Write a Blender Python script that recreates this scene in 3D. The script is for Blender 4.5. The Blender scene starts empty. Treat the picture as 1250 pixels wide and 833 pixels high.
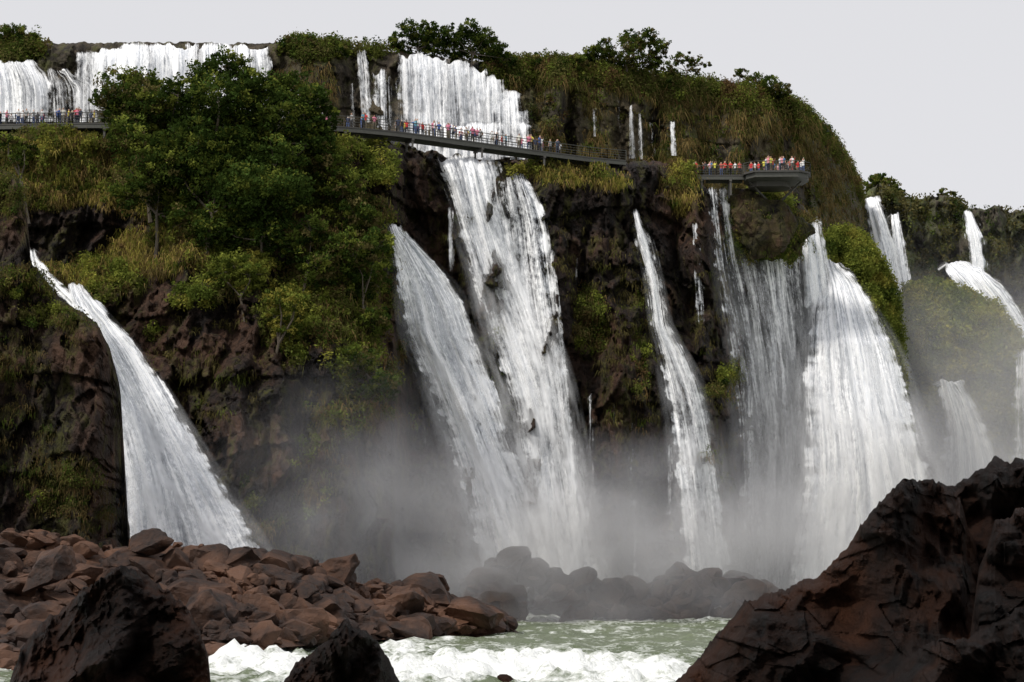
import bpy, bmesh, math, numpy as np
from mathutils import Vector, Matrix
rng=np.random.default_rng(7)
scene=bpy.context.scene
scene.view_settings.view_transform='Standard'
scene.view_settings.look='None'
scene.view_settings.exposure=0
TH=math.radians(7.787); CZ=5.0; F=2000.0
ct,st=math.cos(TH),math.sin(TH)
# ---------- survey helpers: bearing/elevation + distance -> world metres
def proj(u,v,D):
    u=np.asarray(u,float); v=np.asarray(v,float)
    xc=(u-625)/F; yc=-(v-416.5)/F
    dy=ct-yc*st; dz=st+yc*ct
    k=D/dy
    return np.stack([xc*k, dy*k, CZ+dz*k],-1)
def Dz(v,z):
    yc=-(np.asarray(v,float)-416.5)/F
    return (z-CZ)/((st+yc*ct)/(ct-yc*st))
def topix(P):
    x=P[...,0]; y=P[...,1]; z=P[...,2]-CZ
    f=y*ct+z*st; up=-y*st+z*ct
    return 625+F*x/f, 416.5-F*up/f
# ---------- numpy noise
def h(ix,iy,iz,s):
    a=(ix.astype(np.int64)*374761393+iy.astype(np.int64)*668265263+iz.astype(np.int64)*2147483647+s*1274126177)&0xffffffff
    a=((a^(a>>13))*1274126177)&0xffffffff
    a=((a^(a>>16))*2246822519)&0xffffffff
    a=a^(a>>15)
    return (a&0xffffff)/16777216.0
def vn(x,y,z=None,s=0):
    x=np.asarray(x,float); y=np.asarray(y,float)
    z=np.zeros_like(x) if z is None else np.asarray(z,float)
    x,y,z=np.broadcast_arrays(x,y,z)
    ix,iy,iz=np.floor(x),np.floor(y),np.floor(z)
    fx,fy,fz=x-ix,y-iy,z-iz
    fx=fx*fx*(3-2*fx);fy=fy*fy*(3-2*fy);fz=fz*fz*(3-2*fz)
    r=0
    for a in(0,1):
        for b in(0,1):
            for c in(0,1):
                w=(fx if a else 1-fx)*(fy if b else 1-fy)*(fz if c else 1-fz)
                r=r+w*h(ix+a,iy+b,iz+c,s)
    return r*2-1
def fbm(x,y,z=None,s=0,o=4):
    r=0;a=1;f=1
    for i in range(o):
        r=r+a*vn(np.asarray(x)*f,np.asarray(y)*f,None if z is None else np.asarray(z)*f,s+i*17); a*=.5;f*=2.03
    return r
def cells(x,y,s=0):
    ix,iy=np.floor(x),np.floor(y)
    best=np.full(x.shape,1e9);val=np.zeros(x.shape);z0=np.zeros_like(ix)
    for a in(-1,0,1):
        for b in(-1,0,1):
            cx=ix+a+h(ix+a,iy+b,z0,s);cy=iy+b+h(ix+a,iy+b,z0,s+1)
            d=(x-cx)**2+(y-cy)**2
            gx=h(ix+a,iy+b,z0,s+2)*2-1;gy=h(ix+a,iy+b,z0,s+3)*2-1;o=h(ix+a,iy+b,z0,s+4)*2-1
            vv=o+gx*(x-cx)*1.3+gy*(y-cy)*1.3
            m=d<best
            best=np.where(m,d,best);val=np.where(m,vv,val)
    return val
def tri(x,y,s=0):
    """continuous flat facets: linear interpolation on a jittered triangle lattice"""
    x=x+.35*vn(x*.7,y*.7,s=s+5); y=y+.35*vn(x*.7+9,y*.7,s=s+6)
    a=x+.37*y; b=y*1.1-.2*x
    i,j=np.floor(a),np.floor(b); f,g=a-i,b-j; z0=np.zeros_like(i)
    h00=h(i,j,z0,s);h10=h(i+1,j,z0,s);h01=h(i,j+1,z0,s);h11=h(i+1,j+1,z0,s)
    return 2*np.where(f>g,h00*(1-f)+h10*(f-g)+h11*g,h00*(1-g)+h01*(g-f)+h11*f)-1
# ---------- mesh helpers
def mk(name,V,Fq,mats,smooth=True,attrs=None,mi=None):
    V=np.asarray(V,np.float32).reshape(-1,3)
    me=bpy.data.meshes.new(name)
    if isinstance(Fq,np.ndarray):
        n,k=Fq.shape
        me.vertices.add(len(V)); me.vertices.foreach_set('co',V.ravel())
        me.loops.add(n*k); me.loops.foreach_set('vertex_index',Fq.astype(np.int32).ravel())
        me.polygons.add(n)
        me.polygons.foreach_set('loop_start',np.arange(0,n*k,k,dtype=np.int32))
        me.polygons.foreach_set('loop_total',np.full(n,k,dtype=np.int32))
        me.update(calc_edges=True)
    else:
        me.from_pydata([tuple(map(float,p)) for p in V],[],[tuple(map(int,f)) for f in Fq])
    for m in mats: me.materials.append(m)
    me.polygons.foreach_set('use_smooth',np.full(len(me.polygons),smooth))
    if mi is not None: me.polygons.foreach_set('material_index',np.asarray(mi,np.int32))
    for k,(t,a) in (attrs or {}).items():
        at=me.attributes.new(k,t,'POINT'); a=np.asarray(a,np.float32)
        if t=='FLOAT': at.data.foreach_set('value',a.ravel())
        elif t=='FLOAT_VECTOR': at.data.foreach_set('vector',a.ravel())
        else:
            a=a.reshape(-1,3); a=np.concatenate([a,np.ones((len(a),1),np.float32)],1); at.data.foreach_set('color',a.ravel())
    me.update()
    ob=bpy.data.objects.new(name,me); scene.collection.objects.link(ob)
    return ob
def gridfaces(nr,nc):
    i=np.arange(nr*nc).reshape(nr,nc)
    return np.stack([i[:-1,:-1],i[1:,:-1],i[1:,1:],i[:-1,1:]],-1).reshape(-1,4)
# ---------- materials
def newmat(name):
    m=bpy.data.materials.new(name); m.use_nodes=True; nt=m.node_tree; nt.nodes.clear()
    return m,nt,nt.nodes,nt.links
class NB:
    def __init__(s,nt): s.nt=nt
    def n(s,t,ins=None,**kw):
        nd=s.nt.nodes.new(t)
        for k,v in kw.items(): setattr(nd,k,v)
        for k,v in (ins or {}).items():
            if isinstance(v,bpy.types.NodeSocket): s.nt.links.new(v,nd.inputs[k])
            else: nd.inputs[k].default_value=v
        return nd
def math_(b,op,a,c=0.5,clamp=False):
    nd=b.n('ShaderNodeMath',operation=op,use_clamp=clamp)
    for i,v in enumerate((a,c)):
        if isinstance(v,bpy.types.NodeSocket): b.nt.links.new(v,nd.inputs[i])
        else: nd.inputs[i].default_value=v
    return nd.outputs[0]
def mixc(b,f,a,c,bt='MIX'):
    nd=b.n('ShaderNodeMix',data_type='RGBA',blend_type=bt)
    for i,v in ((0,f),(6,a),(7,c)):
        if isinstance(v,bpy.types.NodeSocket): b.nt.links.new(v,nd.inputs[i])
        else: nd.inputs[i].default_value=v if i==0 else (*v,1)
    return nd.outputs[2]
def noise(b,vec,scale,detail=4,rough=.55):
    return b.n('ShaderNodeTexNoise',{'Vector':vec,'Scale':scale,'Detail':detail,'Roughness':rough}).outputs[0]
def mapr(b,x,a,c,d=0,e=1):
    return b.n('ShaderNodeMapRange',{0:x,1:a,2:c,3:d,4:e}).outputs[0]
def scalev(b,vec,sx,sy,sz):
    return b.n('ShaderNodeVectorMath',{0:vec,1:(sx,sy,sz)},operation='MULTIPLY').outputs[0]

def rock_mat(name,dark,mid,warm,moss=(0.05,0.065,0.015),sc=1.0,rough=.8,bump=.6,streak=True,mossy=.6,spec=.15,fine=0):
    m,nt,N,L=newmat(name); b=NB(nt)
    pos=b.n('ShaderNodeNewGeometry').outputs['Position']
    n1=noise(b,pos,.12*sc,4,.6); n2=noise(b,pos,1.1*sc,6,.7); 
    sv=scalev(b,pos,1,1,.16); n3=noise(b,sv,.7*sc,4,.65)
    c=mixc(b,mapr(b,n2,.38,.66),dark,mid)
    c=mixc(b,mapr(b,n1,.46,.62,0,.85),c,warm)
    if streak: c=mixc(b,mapr(b,n3,.46,.62,0,.75),c,tuple(x*.3 for x in dark))
    c=mixc(b,mapr(b,noise(b,pos,4*sc,3,.6),.58,.75,0,.4),c,tuple(min(1,x*1.9) for x in mid))
    veg=b.n('ShaderNodeAttribute',attribute_name='veg').outputs['Fac']
    vf=math_(b,'MULTIPLY',veg,mapr(b,n2,.35,.6),True)
    if mossy>0:
        n5=noise(b,scalev(b,pos,1,1,.12),.45,4,.65)
        vf=math_(b,'MAXIMUM',vf,math_(b,'MULTIPLY',mapr(b,n5,.50,.60,0,mossy),mapr(b,n2,.40,.56)))
    mc=mixc(b,noise(b,pos,2.5,3),tuple(x*.5 for x in moss),tuple(x*1.9 for x in moss))
    c=mixc(b,vf,c,mc)
    hgt=math_(b,'ADD',math_(b,'MULTIPLY',n2,1.0),math_(b,'MULTIPLY',n3,.8 if streak else .0))
    if streak:
        vor=b.n('ShaderNodeTexVoronoi',{'Vector':scalev(b,pos,1,1,.4),'Scale':.8*sc},feature='DISTANCE_TO_EDGE').outputs[0]
        hgt=math_(b,'ADD',hgt,math_(b,'MULTIPLY',mapr(b,vor,0,.10),.3))
    if fine: hgt=math_(b,'ADD',hgt,math_(b,'MULTIPLY',noise(b,pos,7*sc,5,.75),fine))
    bp=b.n('ShaderNodeBump',{'Strength':bump,'Distance':.9/sc,'Height':hgt})
    p=b.n('ShaderNodeBsdfPrincipled',{'Base Color':c,'Roughness':mapr(b,n2,.3,.7,rough-.2,rough+.15),'Normal':bp.outputs[0],'Specular IOR Level':spec})
    b.n('ShaderNodeOutputMaterial',{'Surface':p.outputs[0]})
    return m
M_cliff=rock_mat('wet_basalt',(.010,.0075,.007),(.042,.027,.021),(.088,.046,.028),moss=(.065,.066,.016),bump=.95,mossy=.7,spec=.22)
M_upper=rock_mat('upper_cliff_rock',(.030,.025,.02),(.085,.068,.05),(.10,.08,.045),moss=(.07,.075,.025))
M_far=rock_mat('far_cliff_rock',(.05,.045,.035),(.11,.09,.07),(.12,.10,.06),moss=(.08,.11,.03))
M_boul=rock_mat('red_boulder_rock',(.014,.0075,.0055),(.050,.025,.016),(.135,.066,.038),sc=1.6,streak=False,rough=.62,bump=.55,mossy=0,spec=.3,fine=.3)
M_near=rock_mat('near_boulder_rock',(.0045,.003,.0025),(.020,.0088,.0055),(.065,.025,.012),sc=1.6,streak=False,rough=.75,bump=.95,mossy=0,spec=.13,fine=.45)
M_misty=rock_mat('wet_boulder_rock',(.02,.015,.012),(.05,.034,.026),(.08,.05,.035),sc=1.2,streak=False,rough=.6,mossy=0)
def leaf_mat(name,tr=.35):
    m,nt,N,L=newmat(name); b=NB(nt)
    col=b.n('ShaderNodeAttribute',attribute_name='col').outputs['Color']
    d=b.n('ShaderNodeBsdfDiffuse',{'Color':col})
    t=b.n('ShaderNodeBsdfTranslucent',{'Color':col})
    mx=b.n('ShaderNodeMixShader',{0:tr,1:d.outputs[0],2:t.outputs[0]})
    b.n('ShaderNodeOutputMaterial',{'Surface':mx.outputs[0]})
    return m
M_leaf=leaf_mat('foliage'); M_grass=leaf_mat('hanging_grass',.3)
def simple(name,c,r=.6,metal=0,ns=3.0,var=.3):
    m,nt,N,L=newmat(name); b=NB(nt)
    pos=b.n('ShaderNodeNewGeometry').outputs['Position']
    cc=mixc(b,noise(b,pos,ns),tuple(x*(1-var) for x in c),tuple(min(1,x*(1+var)) for x in c))
    p=b.n('ShaderNodeBsdfPrincipled',{'Base Color':cc,'Roughness':r,'Metallic':metal})
    b.n('ShaderNodeOutputMaterial',{'Surface':p.outputs[0]}); return m
M_bark=simple('bark',(.09,.07,.05))
M_steel=simple('walkway_steel',(.07,.07,.06),.5,.2)
M_deck=simple('walkway_deck',(.05,.047,.042))
M_conc=simple('walkway_concrete',(.07,.065,.058))
def water_mat(name,tint=(.95,.955,.96),soft=False):
    m,nt,N,L=newmat(name); b=NB(nt)
    fl=b.n('ShaderNodeAttribute',attribute_name='flow').outputs['Vector']
    de=b.n('ShaderNodeAttribute',attribute_name='dens').outputs['Fac']
    if soft:
        s=noise(b,scalev(b,fl,.8,.16,1),1.0,3,.62)
        al=math_(b,'MULTIPLY',de,mapr(b,s,.34,.66,.0,1.1),True)
        d=b.n('ShaderNodeBsdfDiffuse',{'Color':(.93,.94,.96,1)})
    else:
        a=noise(b,scalev(b,fl,1.0,.03,1),1.0,3,.6)
        c=noise(b,scalev(b,fl,4.5,.16,1),1.0,4,.68)
        f=noise(b,scalev(b,fl,2.6,1.1,1),1.3,4,.8)
        s=math_(b,'ADD',math_(b,'MULTIPLY',a,.38),math_(b,'MULTIPLY',c,.34))
        s=math_(b,'ADD',s,math_(b,'MULTIPLY',f,.28))
        al=math_(b,'ADD',math_(b,'MULTIPLY',math_(b,'SUBTRACT',s,.5),10.0),math_(b,'MULTIPLY',math_(b,'SUBTRACT',de,.45),2.5))
        al=mapr(b,al,-.4,.95)
        al=math_(b,'MULTIPLY',al,math_(b,'MULTIPLY',de,2.6,True),True)
        col=mixc(b,mapr(b,s,.42,.54),(.60,.64,.71),tint)
        bp=b.n('ShaderNodeBump',{'Strength':.55,'Distance':.4,'Height':s})
        d=b.n('ShaderNodeBsdfDiffuse',{'Color':col,'Normal':bp.outputs[0]})
    tr=b.n('ShaderNodeBsdfTransparent')
    m2=b.n('ShaderNodeMixShader',{0:al,1:tr.outputs[0],2:d.outputs[0]})
    b.n('ShaderNodeOutputMaterial',{'Surface':m2.outputs[0]}); return m
M_fall=water_mat('falling_water'); M_spray=water_mat('falling_spray',soft=True)
# ---------- sheets
def interp(tab):
    a=np.array(tab,float); return lambda u: np.interp(u,a[:,0],a[:,1])
def sheet(name,u0,u1,du,top,bot,nv,D,mat,disp,veg=None,backs=(2,6,15,40),side=(2,8,30),jit=3,rnd=2.5,smooth=True,bx=0,drop=.02,bveg=.6,inw=.4):
    u=np.arange(u0,u1+du,du); t=np.linspace(0,1,nv)[:,None]
    tp=top(u)+jit*fbm(u/14,u*0,s=5)+jit*.4*fbm(u/3,u*0,s=9); U=np.broadcast_to(u,(nv,len(u))).copy(); V=tp+(bot(u)-tp)*t
    Dg=D(U,V); P0=proj(U,V,Dg)
    dd=disp(P0,U,V)+rnd*np.exp(-(V-tp)/7)
    P=proj(U,V,Dg+dd)
    vg=np.zeros_like(U) if veg is None else np.clip(veg(U,V),0,1)
    rows=[];vr=[]
    for k in backs[::-1]:
        r=P[0].copy(); r[:,0]+=(r[:,0]/r[:,1]+bx)*k; r[:,1]+=k; r[:,2]+=(0.4*fbm(r[:,0]/4,r[:,1]/4)*(drop<.1)-drop*k); rows.append(r); vr.append(vg[0]*0+bveg)
    A=np.concatenate([np.array(rows),P],0) if rows else P
    VG=np.concatenate([np.array(vr),vg],0) if rows else vg
    L=[];R=[]
    for k in side:
        l=A[:,0].copy(); l[:,0]+=(l[:,0]/l[:,1]+inw)*k; l[:,1]+=k; L.append(l); r=A[:,-1].copy();r[:,0]+=(r[:,0]/r[:,1]-inw)*k; r[:,1]+=k; R.append(r)
    if side:
        A=np.concatenate([np.array(L[::-1]).transpose(1,0,2),A,np.array(R).transpose(1,0,2)],1)
        n=len(side); VG=np.concatenate([np.repeat(VG[:,:1],n,1),VG,np.repeat(VG[:,-1:],n,1)],1)
    ob=mk(name,A,gridfaces(A.shape[0],A.shape[1]),[mat],smooth,{'veg':('FLOAT',VG)})
    return dict(P=P,U=U,V=V,ob=ob)
def rockdisp(a=1.0,flute=1.0,blk=1.0,seed=0):
    def f(P,U,V):
        x,y,z=P[...,0],P[...,1],P[...,2]
        w=fbm(x/5,z/5,s=seed+50,o=2)*1.2
        r=2.6*fbm(x/14,z/20,s=seed+1,o=3)
        r+=flute*2.8*tri((x+w)/3.4,z/24,seed+2)+flute*1.2*vn((x+w)/1.4,z/15,s=seed+3)
        r+=blk*(1.4*cells((x+w)/2.4,(z+w)/5.5,seed+10)+.8*cells((x+.3*w)/1.0,z/2.2,seed+20)+.34*cells(x/.5,z/.9,seed+30))
        r+=.3*fbm(x/.8,z/.8,s=seed+4,o=2)
        st_=z/7.5+.5*fbm(x/14,z/30,s=seed+5,o=2); r+=blk*1.3*((st_%1.0)-.5)
        return a*r
    return f
def ell(U,V,L,nz=.5,sc=14,seed=3):
    r=np.zeros(np.shape(U))
    for e in L:
        a,b_,ra,rb=e[:4]; s=e[4] if len(e)>4 else 1
        r=np.maximum(r,s*np.clip(1.6*(1-((U-a)/ra)**2-((V-b_)/rb)**2),0,1))
    n=fbm(U/sc,V/sc,s=seed,o=3)
    return np.clip(r+nz*n*np.where(r>.01,1,0)-nz*.25,0,1)
# main cliff
cu=np.array([-60,150,300,420,480,500,560,640,700,760,850,880,900,960,1010])
cv=np.array([150,300,450,600,750])
OFF=np.array([[0]*15,[6,10,11,10,8,2,3,3,6,4,5,7,3,4,4],[14,18,19,18,14,5,6,8,9,8,10,12,7,7,7],
 [20,25,25,24,20,8,9,10,11,11,14,15,10,10,10],[26,30,30,28,24,11,12,13,14,14,16,17,12,13,13]],float)
def bil(U,V,cu,cv,T):
    U=np.clip(U,cu[0],cu[-1]);V=np.clip(V,cv[0],cv[-1])
    i=np.clip(np.searchsorted(cu,U,side='right')-1,0,len(cu)-2); j=np.clip(np.searchsorted(cv,V,side='right')-1,0,len(cv)-2)
    a=(U-cu[i])/(cu[i+1]-cu[i]); b=(V-cv[j])/(cv[j+1]-cv[j])
    return T[j,i]*(1-a)*(1-b)+T[j,i+1]*a*(1-b)+T[j+1,i]*(1-a)*b+T[j+1,i+1]*a*b
top_main=interp([(-60,158),(110,158),(400,162),(460,170),(520,184),(560,192),(640,196),(740,200),(800,196),(845,205),(862,232),(900,240),(940,232),(965,240),(990,262),(1004,300),(1010,330)])
LEDGE=49.5
def D_main(U,V):
    tv=interp([(-60,158),(400,162),(520,184),(640,196),(740,200),(850,218),(900,240),(1010,266)])(U)
    return Dz(tv,LEDGE)-bil(U,V,cu,cv,OFF)
GREEN_MAIN=[(60,200,110,60),(250,200,200,130),(120,340,80,36,.7),(280,330,60,40),(350,390,50,60),(420,330,80,120),(440,480,55,90,.6),
 (370,560,60,80,.4),(500,450,26,80,.5),(612,460,24,80,.5),(722,400,22,60,.9),(690,205,60,16,.8),(830,215,20,32,.9),(885,465,30,38,.5),(785,430,14,120,.35),
 (935,250,35,30),(960,285,40,22,.7),(200,430,30,70,.5),(560,250,20,50,.3),(985,290,25,40,.8),(880,560,40,50,.3),(340,620,60,60,.3)]
ROCKHOLE=[(120,275,90,36),(255,445,95,95),(525,230,40,45,.9),(390,235,14,45),(470,560,30,60,.7),(330,520,50,70,.7),(70,300,40,20,.7)]
def veg_main(U,V):
    return np.clip(ell(U,V,GREEN_MAIN,.65)-1.1*ell(U,V,ROCKHOLE,.4,seed=8),0,1)
S_main=sheet('main_cliff',-60,1010,2.2,top_main,lambda u:u*0+775,270,D_main,M_cliff,rockdisp(),veg_main,backs=(1,4,10,20,45))
# near left cliff
top_l=interp([(-90,150),(-40,180),(0,205),(22,215),(32,250),(38,322),(60,350),(90,376),(118,394),(134,425),(147,475),(152,560),(157,645)])
VL=[(15,235,40,50,.9),(30,350,50,28,.8),(70,590,60,50,.8),(20,440,50,40,.5),(90,400,30,20,.7),(30,540,40,60,.5),(110,620,30,40,.6)]
S_left=sheet('river_bank_cliff',-90,157,2.2,top_l,lambda u:u*0+715,190,lambda U,V:124-(V-200)*.016+2*np.clip((U-110)/45,0,1)**2*3,M_cliff,rockdisp(.75,.9,1.1,70),lambda U,V:.8*ell(U,V,VL,.9,10),jit=2,backs=(1,2,4),bx=-.9,side=(2,6),inw=.9)
# right green buttress
top_r=interp([(960,300),(1000,290),(1012,280),(1040,280),(1060,295),(1075,318),(1090,348),(1098,378),(1100,430),(1104,500),(1125,600),(1145,680)])
S_right=sheet('side_cliff',960,1145,2.4,top_r,lambda u:u*0+745,150,lambda U,V:221-(V-280)*.03+np.clip((U-1040)/60,0,2)**2*5,M_cliff,rockdisp(1.0,1,.8,130),lambda U,V:ell(U,V,[(1045,330,80,75),(1100,440,30,90,.8),(1120,560,30,80,.6)],.4),jit=3,backs=(2,8,20))
# upper tier
top_u=interp([(-80,48),(0,50),(100,53),(330,52),(420,57),(480,64),(620,76),(640,76),(700,78),(860,104),(940,116),(975,130),(1010,160),(1035,195),(1050,228),(1058,265),(1062,300)])
def D_up(U,V):
    return Dz(np.minimum(top_u(U),262),75)-(V-top_u(U))*.03
def rockgap(U,V): return ell(U,V,[(770,150,60,40),(700,150,35,34,.8),(655,130,18,34,.8),(900,190,30,30,.6),(850,150,25,30,.5),(960,200,20,50,.4)],.7,10,44)
def veg_up(U,V):
    tp=top_u(U)
    band=np.clip(1.3-(V-tp)/30,0,1)*np.clip((U-640)/20,0,1)
    drape=.75*np.clip((U-630)/30,0,1)*(fbm(U/16,V/60,s=31)>-.25)
    return np.clip(np.maximum(np.maximum(band,drape),ell(U,V,[(385,68,50,16),(20,70,60,25,.7),(620,90,30,40,.6),(380,110,50,50,.3)],.4))-rockgap(U,V),0,1)
S_up=sheet('upper_cliff',-80,1062,2.2,top_u,interp([(-80,250),(700,260),(1000,330),(1062,470)]),110,D_up,M_upper,rockdisp(.8,1.3,.7,200),veg_up,backs=(2,8,25,80,250,700),jit=2)
# far cliffs
top_f=interp([(1040,250),(1060,232),(1075,222),(1095,238),(1110,242),(1165,240),(1180,250),(1205,253),(1250,258),(1400,275)])
Dfar=lambda U,V:Dz(top_f(U)*.3+250*.7,76)-(V-240)*.04
S_far=sheet('far_cliff',1040,1400,2.6,top_f,lambda u:u*0+735,150,Dfar,M_far,rockdisp(1.6,1.3,1,300),lambda U,V:.5+.7*fbm(U/25,V/25,s=77),backs=(4,15,60,300,900),jit=3)
top_m=interp([(1080,470),(1092,380),(1105,350),(1130,345),(1180,352),(1212,372),(1236,398),(1250,425),(1262,480),(1275,560)])
S_mound=sheet('green_mound',1080,1275,2.4,top_m,lambda u:u*0+735,120,lambda U,V:276-12*np.clip((V-top_m(U))/140,0,1)**.6+((U-1170)/90)**2*8,M_far,rockdisp(1.2,.7,.8,400),lambda U,V:np.clip(1.5-(V-350)/200,0,1),jit=4,backs=(5,15))
# ---------- waterfalls
def fall(rows,Df,off=2.5,dens=.85,layers=2,seed=0,edge=9,botfade=0,name='waterfall',spray=0,sx=.08,sw=16):
    a=np.array(rows,float); vmin,vmax=a[0,0],a[-1,0]
    VV=[];FF=[];fl=[];dn=[];mi=[];o=0
    for ly in range(layers+(1 if spray else 0)):
        sp=ly==layers
        v=np.arange(vmin+(25 if sp else 0),vmax+1,2.5 if not sp else 5)
        k=np.ones(9)/9; sm=lambda q: np.convolve(np.pad(q,4,mode='edge'),k,'valid')
        L=sm(np.interp(v,a[:,0],a[:,1])); R=sm(np.interp(v,a[:,0],a[:,2]))
        fr=(v-vmin)/(vmax-vmin)
        ex=(2 if ly==0 else 5) if not sp else 2+(R-L)*sx+sw*fr
        L=L-ex;R=R+ex
        W=np.maximum(R-L,2); ns=int(max(8,W.max()/(1.8 if not sp else 4))); s=np.linspace(0,1,ns)[None,:]
        U=L[:,None]+W[:,None]*s; V=np.repeat(v[:,None],ns,1)
        if not sp: V=V+ (5*fbm(U/9,U*0,s=seed+3,o=3))*np.exp(-(V-vmin)/25)
        wm=W.mean()*float(Df(np.array([U.mean()]),np.array([V.mean()]))[0])/F
        fx=np.broadcast_to(s*wm+seed*3.1+ly*11,V.shape); fy=(V-vmin)/11.0
        D=Df(U,V)-off-ly*.8
        bul=(1-(2*s-1)**2)
        if sp:
            D=D-.8; d=spray*(bul**.8)*np.clip((V-v[0])/140,0,1)*(.5+.5*fr[:,None])
        else:
            D=D+.7*tri(fx/1.5,fy/22,seed+11)+.4*vn(fx/.55,fy/11,s=seed+12)+.22*vn(fx/.3,fy/1.6,s=seed+13)
            D=D-bul*min(1.0,wm*.1)
            D=D+off*np.exp(-(V-vmin)/8)
            en=1+.8*fbm(V/9,V*0+ (s>.5)*7,s=seed+31+ly,o=3)
            eg=edge*(1+1.3*fr[:,None])
            e=np.clip(np.minimum(s,1-s)*W[:,None]/np.maximum(np.minimum(eg*en,W[:,None]*.4),1.5),0,1)
            d=(dens if ly==0 else dens-.25)*e**.8
            d=d+(.26 if dens<.85 else .14)*fbm(fx/2.0,fy/30,s=seed+21,o=3)*e
            d=d*np.clip((V-vmin+4)/6,0.3,1)
        if botfade: d=d*np.clip((vmax-V)/botfade,0,1)
        d=np.clip(d,0,1.1)
        P=proj(U,V,D)
        FL=np.stack([fx,fy,fx*0+ly*5+seed],-1)
        if not sp:
            b1=P[0].copy();b1[:,1]+=2;b2=P[0].copy();b2[:,1]+=7
            P=np.concatenate([[b2,b1],P],0); d=np.concatenate([d[:1],d[:1],d],0)
            FL=np.concatenate([FL[:1]-[0,.5,0],FL[:1]-[0,.2,0],FL],0)
        g=gridfaces(P.shape[0],ns)
        VV.append(P.reshape(-1,3));FF.append(g+o);o+=P.shape[0]*ns;fl.append(FL.reshape(-1,3));dn.append(d.ravel());mi.append(np.full(len(g),int(sp)))
    return mk(name,np.concatenate(VV),np.concatenate(FF),[M_fall,M_spray],True,{'flow':('FLOAT_VECTOR',np.concatenate(fl)),'dens':('FLOAT',np.concatenate(dn))},np.concatenate(mi))
fall([(306,34,42),(330,36,58),(360,52,92),(380,74,112)],D_main,4,.8,1,31,edge=4)
fall([(346,84,98),(362,86,112),(385,92,132),(420,104,166),(460,118,192),(500,132,216),(540,140,240),(580,145,264),(620,145,290),(670,145,318),(700,145,332)],D_main,4,1.0,2,1,spray=.55,sx=.05,sw=8)
fall([(274,474,484),(300,480,510),(330,484,540),(370,490,566),(410,497,580),(450,516,596),(500,534,614),(550,552,632),(600,568,652),(650,578,668),(700,586,682),(748,590,694)],D_main,3,.95,2,2,botfade=45,edge=12,spray=.65)
fall([(192,532,604),(215,540,612),(240,550,612),(280,560,625),(330,574,640),(380,588,660),(420,600,676),(460,614,688),(500,626,696),(560,636,706),(620,642,718),(700,646,732),(748,648,740)],D_main,2.5,.70,2,3,botfade=45,edge=10,spray=.65)
fall([(212,612,640),(235,612,655),(270,616,668),(320,622,674),(380,632,682),(430,645,690),(500,655,700),(560,660,706)],D_main,3,.56,2,4,botfade=60)
fall([(300,668,676),(380,672,684),(460,680,692),(560,686,702),(690,690,712)],D_main,2,.48,1,5,edge=4)
fall([(258,773,779),(300,779,797),(340,790,806),(400,798,815),(430,806,834),(470,814,852),(520,822,866),(600,830,880),(700,838,894),(745,840,900)],D_main,3,.68,2,6,edge=6,botfade=40,spray=.4)
fall([(270,846,851),(300,847,854),(360,849,860),(412,850,862)],D_main,2,.55,1,7,edge=3,botfade=20)
for k,(u,v0,v1,w_,d_) in enumerate([(755,380,600,14,.30),(770,450,730,22,.34),(700,260,360,8,.25),(915,470,740,16,.36),(940,560,745,20,.38),(550,250,340,7,.36),(512,420,600,12,.30),(735,330,470,8,.26),(820,540,740,16,.3),(595,560,700,20,.3),(720,480,640,10,.26),(862,500,700,12,.26)]):
    fall([(v0,u-w_*.25,u+w_*.25),((v0+v1)/2,u-w_*.4,u+w_*.5),(v1,u-w_*.5,u+w_*.7)],D_main,2,d_,1,60+k,edge=4,botfade=25)
# veil of separate strands
for k,(u0,u1,vt,dn_,b0,b1) in enumerate([(862,886,230,.5,905,938),(890,916,246,.58,925,965),(908,940,254,.42,940,985),(934,966,270,.60,955,1000),(958,986,284,.36,968,1012),(976,1002,270,.68,985,1030)]):
    fall([(vt,u0,u1),(330,u0+(b0-u0)*.3-2,u1+(b1-u1)*.3+3),(430,u0+(b0-u0)*.7,u1+(b1-u1)*.7+4),(520,b0-3,b1+5),(745,b0-5,b1+8)],D_main,2.4+.5*(k%3),dn_,2 if dn_>.55 else 1,80+k,edge=8,botfade=60,spray=.3)
fall([(318,1000,1020),(340,997,1045),(380,990,1070),(430,984,1092),(480,982,1106),(530,985,1122),(590,985,1137),(640,975,1147),(740,960,1160)],lambda U,V:np.interp(V,[318,420,712],[203,194,185])+0*U,0,1.0,2,9,botfade=30,edge=12,spray=.8)
# upper tier
fall([(74,-20,40),(90,-20,55),(110,-20,62),(150,-20,62)],D_up,3,.78,2,10)
fall([(84,60,80),(100,60,125),(150,62,130)],D_up,2.5,.45,2,11,edge=5)
for k,(u0,u1,vt,dn_) in enumerate([(94,128,64,.58),(118,165,60,.72),(150,205,55,.8),(192,240,54,.95),(228,280,54,.75),(268,326,55,.8),(205,262,72,.6),(140,190,76,.5)]):
    fall([(vt,u0,u1),(vt+20,u0-3,u1+3),(135,u0-4,u1+4)],D_up,3+.5*(k%3),dn_,2,100+k,edge=7)
fall([(62,436,446),(90,437,452),(150,440,456)],D_up,2.5,.5,1,13,edge=4)
for k,(u0,u1,vt,dn_) in enumerate([(486,516,65,.65),(508,545,68,.85),(536,570,74,.72),(562,594,83,.85),(586,614,93,.7),(605,632,112,.72),(622,644,134,.5)]):
    fall([(vt,u0,u1),(vt+30,u0-1,u1+4),(192,u0+2,u1+8)],D_up,3+.5*(k%3),dn_,2,120+k,edge=7,spray=.2)
fall([(85,455,480),(160,455,484)],D_up,2.5,.34,1,15,edge=4)
fall([(132,723,727),(168,724,730)],D_up,3,.36,1,16,edge=3)
fall([(145,818,822),(190,819,826)],D_up,3,.46,1,17,edge=3)
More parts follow.
